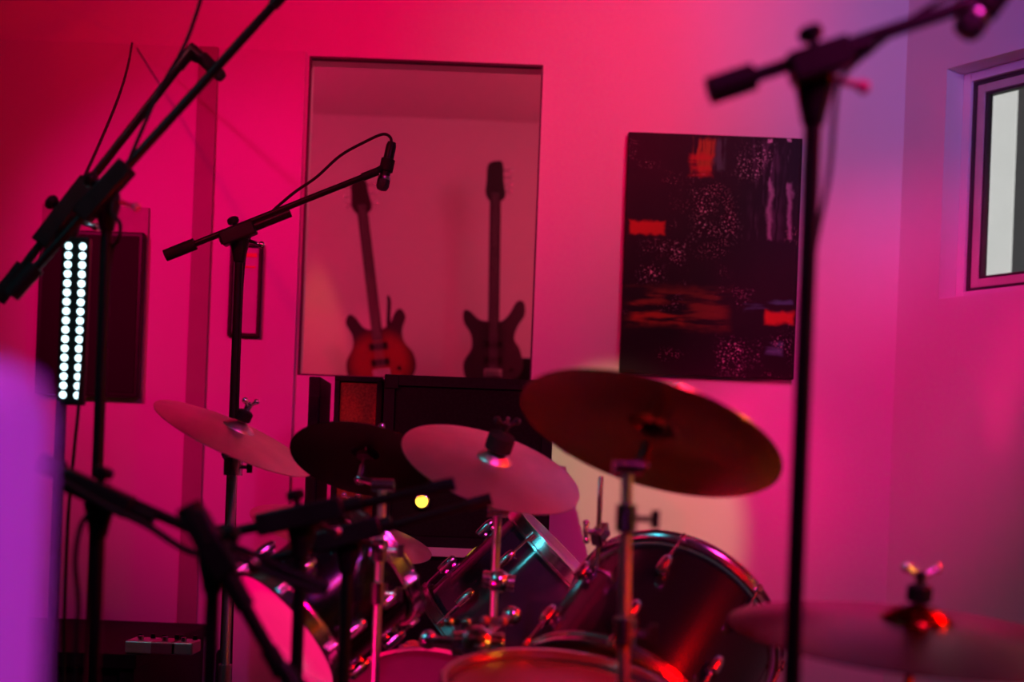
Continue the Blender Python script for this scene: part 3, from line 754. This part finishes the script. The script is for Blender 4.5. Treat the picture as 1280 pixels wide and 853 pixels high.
# wide cymbal behind the small tom
c, n, hb = cymbal('crash_cymbal', 'wide pale crash cymbal half hidden behind the small tom and booms', (430, 655), 3.4, .222, (.22, -.17, .96), BRILL, h=.024)
cymbal_stand('chrome stand under the wide pale cymbal behind the small tom', c, n, hb, P(418, 700, 3.42), r=.008, r2=.011, a0=.1, tripod_r=.12)
# hi-hats
def hihat():
    c = P(667, 739, 3.78); base = Vector((c.x, c.y, 0))
    for s_, lab in ((1, 'upper hi-hat cymbal of the pair behind the clear tom'), (-1, 'lower hi-hat cymbal of the pair behind the clear tom')):
        q = c + Vector((0, 0, s_ * .024))
        th = thing('hi_hat_cymbal', lab, 'cymbal', q, (Quaternion((1, 0, 0), 0 if s_ > 0 else math.pi)))
        for nm, pf in (('bow', [(.035 + .143 * i / 8, -.016 * (i / 8) ** 1.3) for i in range(9)]), ('bell', [(.007 + .028 * i / 5, .014 * (1 - (i / 5) ** 2)) for i in range(6)])):
            build(nm, MB().lathe((0, 0, 0), (0, 0, 1), [(a_, z + .0008) for a_, z in pf] + [(a_, z - .0008) for a_, z in reversed(pf)], 56, close=True), BRILL, th, sharp=60)
    t = thing('hi_hat_stand', 'chrome hi-hat stand behind the clear tom', 'hi-hat stand', base)
    build('pull_rod', MB().tube((0, 0, .3), (0, 0, c.z + .12), .0035), CHROME, t)
    build('pole', MB().tube((0, 0, .1), (0, 0, c.z - .06), .012), CHROME, t)
    build('clutch', MB().tube((0, 0, c.z + .042), (0, 0, c.z + .075), .011), CHROME, t)
    build('seat_cup', MB().tube((0, 0, c.z - .058), (0, 0, c.z - .042), .018), BLACKP, t)
    build('pedal', MB().box((0, -.12, .03), (.09, .26, .012), Matrix.Rotation(-.15, 3, 'X')), STEEL, t, False, .003)
    tripod(t, 0, 0, m=CHROME, a0=.5, r=.28)
hihat()

# ------------------------------------------------------------------ drums
def drum(name, label, top_px, d, axis, r, depth, head_top, head_bot, lugs=6, shell=None, phase=0.0, hoop=None, root_extra=None):
    """top_px: picture position of the centre of the struck head; axis points out of that head"""
    ax = Vector(axis).normalized(); ct = P(*top_px, d)
    base = ct - ax * depth
    t = thing(name, label, 'drum', base, ax.to_track_quat('Z', 'Y'))
    hoop = hoop or CHROME; shell = shell or SHELL
    build('shell', MB().lathe((0, 0, 0), (0, 0, 1), [(r - .006, .006), (r, .006), (r, depth - .006), (r - .006, depth - .006)], 72, close=True), shell, t, sharp=50)
    for z, nm, hm in ((depth - .004, 'batter_head', head_top), (.004, 'resonant_head', head_bot)):
        s_ = 1 if z > .1 else -1
        build(nm, MB().lathe((0, 0, z), (0, 0, s_), [(r + .004, -.012), (r + .006, -.004), (r + .004, 0), (r - .012, .003), (.001, .003)], 64), hm, t, sharp=60)
    for z in (depth, 0):
        s_ = 1 if z else -1
        pf = [(r + .007, -.018), (r + .013, -.018), (r + .013, -.014), (r + .0095, -.011), (r + .0095, .008), (r + .015, .010), (r + .015, .014), (r + .007, .014)]
        build('hoop', MB().lathe((0, 0, z), (0, 0, s_), pf, 72, close=True), hoop, t, sharp=35)
    lg = rd = None
    for i in range(lugs):
        a_ = phase + 2 * math.pi * i / lugs
        for z, s_ in ((depth * .5 + depth * .22, 1), (depth * .5 - depth * .22, -1)):
            if lg is None:
                mb = MB().lathe((0, 0, -.026), (0, 0, 1), [(.006, 0), (.011, .004), (.012, .020), (.012, .034), (.010, .048), (.006, .052)], 16)
                mb.tube((-.014, 0, -.012), (0, 0, -.012), .007).tube((-.014, 0, .012), (0, 0, .012), .007)
                lg = build('lug', mb, hoop, t)
                mb = MB().tube((0, 0, 0), (0, 0, depth * .28 - .012), .0032, n=8).tube((0, 0, depth * .28 - .014), (0, 0, depth * .28 + .006), .0065, n=10)
                rd = build('tension_rod', mb, hoop, t); o1, o2 = lg, rd
            else: o1, o2 = copy_of(lg, t), copy_of(rd, t)
            rr = r + .016
            o1.location = (math.cos(a_) * rr, math.sin(a_) * rr, z); o1.rotation_euler = (0, 0, a_)
            o2.location = (math.cos(a_) * rr, math.sin(a_) * rr, z); o2.rotation_euler = (0 if s_ > 0 else math.pi, 0, a_ if s_ > 0 else -a_)
            if s_ < 0: o2.rotation_euler = (math.pi, 0, a_)
    return t, base, ax, ct

# floor tom with tall leg rod
AXB = (.41, .775, .48)
ft, fb, fax, fct = drum('floor_tom', 'big glossy black floor tom with chrome hoop behind the crash cymbal stand', (840, 790), 2.95, AXB, .219, .38, HEADW, HEADR, 8, phase=.25)
# legs of the floor tom stand upright on the floor
Mi = (Matrix.Translation(fb) @ fax.to_track_quat('Z', 'Y').to_matrix().to_4x4()).inverted()
def fleg(p_top, floor_xy, bracket_at):
    a_ = Mi @ Vector(p_top); b2 = Mi @ Vector((floor_xy[0], floor_xy[1], .01))
    l = build('leg', MB().tube(a_, b2, .0052), CHROME, ft)
    f = Mi @ Vector((floor_xy[0], floor_xy[1], .0)); build('rubber_foot', MB().tube(b2 + (a_ - b2).normalized() * .04, f, .011), RUBBER, l)
    q = Mi @ Vector(bracket_at)
    return q
LP = P(751, 596, 2.84); q = fleg(LP, (LP.x, LP.y), LP)
bq = P(748, 668, 2.84)
br = build('leg_bracket', MB().box(Mi @ (bq + Vector((.004, .01, 0))), (.024, .03, .05)), CHROME, ft, False, .004)
wq = [Mi @ P(735 + dx, 665 + dy, 2.82) for dx, dy in ((10, 0), (-3, 0), (-2, -11), (-2, 11))]
build('wing_bolt', MB().tube(wq[0], wq[1], .005).tube(wq[1], wq[2], .006, .004).tube(wq[1], wq[3], .006, .004).sphere(wq[2], .007).sphere(wq[3], .007), CHROME, br)
for k in ((.66, 3.15), (.26, 3.25)): fleg(Vector((k[0], k[1], .5)), k, (0, 0, 0))

# clear-ish rack tom (purple sheen), hoop edge on
TOMA = mat('smoked_acrylic_shell', (.05, .03, .06), 0, .14, .2, 5, coat=.7)
ta, tb, tax, tct = drum('rack_tom', 'dark smoked rack tom with chrome lugs between hi-hat and floor tom', (708, 706), 3.38, (.68, -.06, .70), .180, .29, HEADW, HEADR, 6, shell=TOMA, phase=.5)
# small tom on the left with lit lower head
tc_, cb_, cax, cct = drum('rack_tom', 'small black rack tom showing its pale pink-lit lower head', (462, 704), 2.85, (.66, .45, .60), .132, .215, HEADW, HEADW, 6, phase=.2)
# snare at the bottom
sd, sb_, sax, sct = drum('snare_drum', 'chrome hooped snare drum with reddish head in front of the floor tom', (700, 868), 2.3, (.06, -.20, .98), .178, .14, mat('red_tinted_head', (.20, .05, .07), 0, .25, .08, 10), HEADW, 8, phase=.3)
def snare_stand():
    base = Vector((sb_.x, sb_.y, 0))
    t = thing('snare_stand', 'chrome basket stand under the snare drum', 'snare stand', base)
    top = sb_ - base - sax * .012
    for k in range(3):
        a_ = .5 + k * 2.094; e_ = top + Vector((math.cos(a_) * .15, math.sin(a_) * .15, 0)) - sax * .02
        e_ -= sax * ((e_ - top).dot(sax) + .03)
        build('basket_arm', MB().tube(top - Vector((0, 0, .09)), e_, .007), CHROME, t)
    build('pole', MB().tube((0, 0, .12), top - Vector((0, 0, .08)), .012), CHROME, t)
    tripod(t, 0, 0, m=CHROME, r=.26, h=.24, a0=.4)
snare_stand()
# bass drum, pale hoop
bd_, bb, bax, bct = drum('bass_drum', 'bass drum with pale wooden hoop low under the rack toms', (528, 985), 2.98, (-.25, -.96, .03), .28, .20, HEADR, HEADR, 8, hoop=mat('maple_hoop', (.78, .62, .48), 0, .35, .1, 10), phase=.2)
# tom stand with ball clamp
def tom_stand():
    hub = P(596, 806, 2.60); base = Vector((hub.x, hub.y, 0))
    t = thing('tom_stand', 'chrome double tom stand with ball clamps beside the snare drum', 'drum hardware', base)
    L_ = lambda p_: p_ - base
    build('pole', MB().tube((0, 0, .14), (0, 0, hub.z - .02), .016), CHROME, t)
    h = L_(hub)
    build('hub', MB().tube(h + Vector((-.045, 0, 0)), h + Vector((.05, 0, 0)), .024).sphere(h, .036, 18, 10).tube(h + Vector((.0, 0, -.05)), h, .026), CHROME, t, True, .002)
    A1 = L_(tb + tax * .06 - Vector((.09, .02, .07))); A2 = L_(P(470, 760, 2.74))
    for tgt in (L_(P(640, 770, 2.72)), L_(P(535, 800, 2.66))):
        a_ = build('tom_arm', MB().tube(h, tgt, .010), CHROME, t)
        build('ball_joint', MB().sphere(tgt, .019, 16, 9), CHROME, a_)
    for dx, dz, m_ in ((-.035, .035, CHROME), (.03, .04, MATS['pink_knob']), (.05, -.035, CHROME)):
        q = h + Vector((dx, -.03, dz))
        build('wing_screw', MB().tube(q, q + Vector((0, -.03, .008)), .006).box(q + Vector((0, -.034, .01)), (.034, .006, .014)).sphere(q + Vector((.016, -.034, .01)), .009).sphere(q + Vector((-.016, -.034, .01)), .009), m_, t)
    tripod(t, 0, 0, m=CHROME, r=.12, h=.30, a0=.8)
tom_stand()

# ------------------------------------------------------------------ made-up loudspeaker standing in for a violet blur near the lens
def standin_speaker():
    d = .55; p = P(-152, 385, d)
    W, D, H = .20, .24, .33
    zt = p.z; t = thing('standin_loudspeaker', 'made-up pale rounded loudspeaker beside the lens, standing in for a violet blur', 'loudspeaker', (p.x - W / 2, d + D / 2, zt - H))
    build('cabinet', MB().box((0, 0, H / 2), (W, D, H)), GREYW, t, True, .03)
    build('woofer', MB().lathe((0, D / 2, .12), (0, 1, 0), [(.075, 0), (.075, .006), (.06, .004), (.02, -.01)], 32), RUBBER, t)
    build('tweeter', MB().lathe((0, D / 2, .26), (0, 1, 0), [(.03, 0), (.03, .005), (.012, .004)], 24), RUBBER, t)
    zb = zt - H; s = thing('standin_speaker_stand', 'made-up black floor stand under the stand-in loudspeaker', 'stand', (p.x - W / 2, d + D / 2, 0))
    build('top_plate', MB().box((0, 0, zb - .008), (.18, .2, .014)), BLACK, s, False, .002)
    build('pole', MB().tube((0, 0, .02), (0, 0, zb - .015), .02), BLACK, s)
    build('base_plate', MB().box((0, 0, .01), (.26, .28, .02)), BLACK, s, False, .003)
standin_speaker()
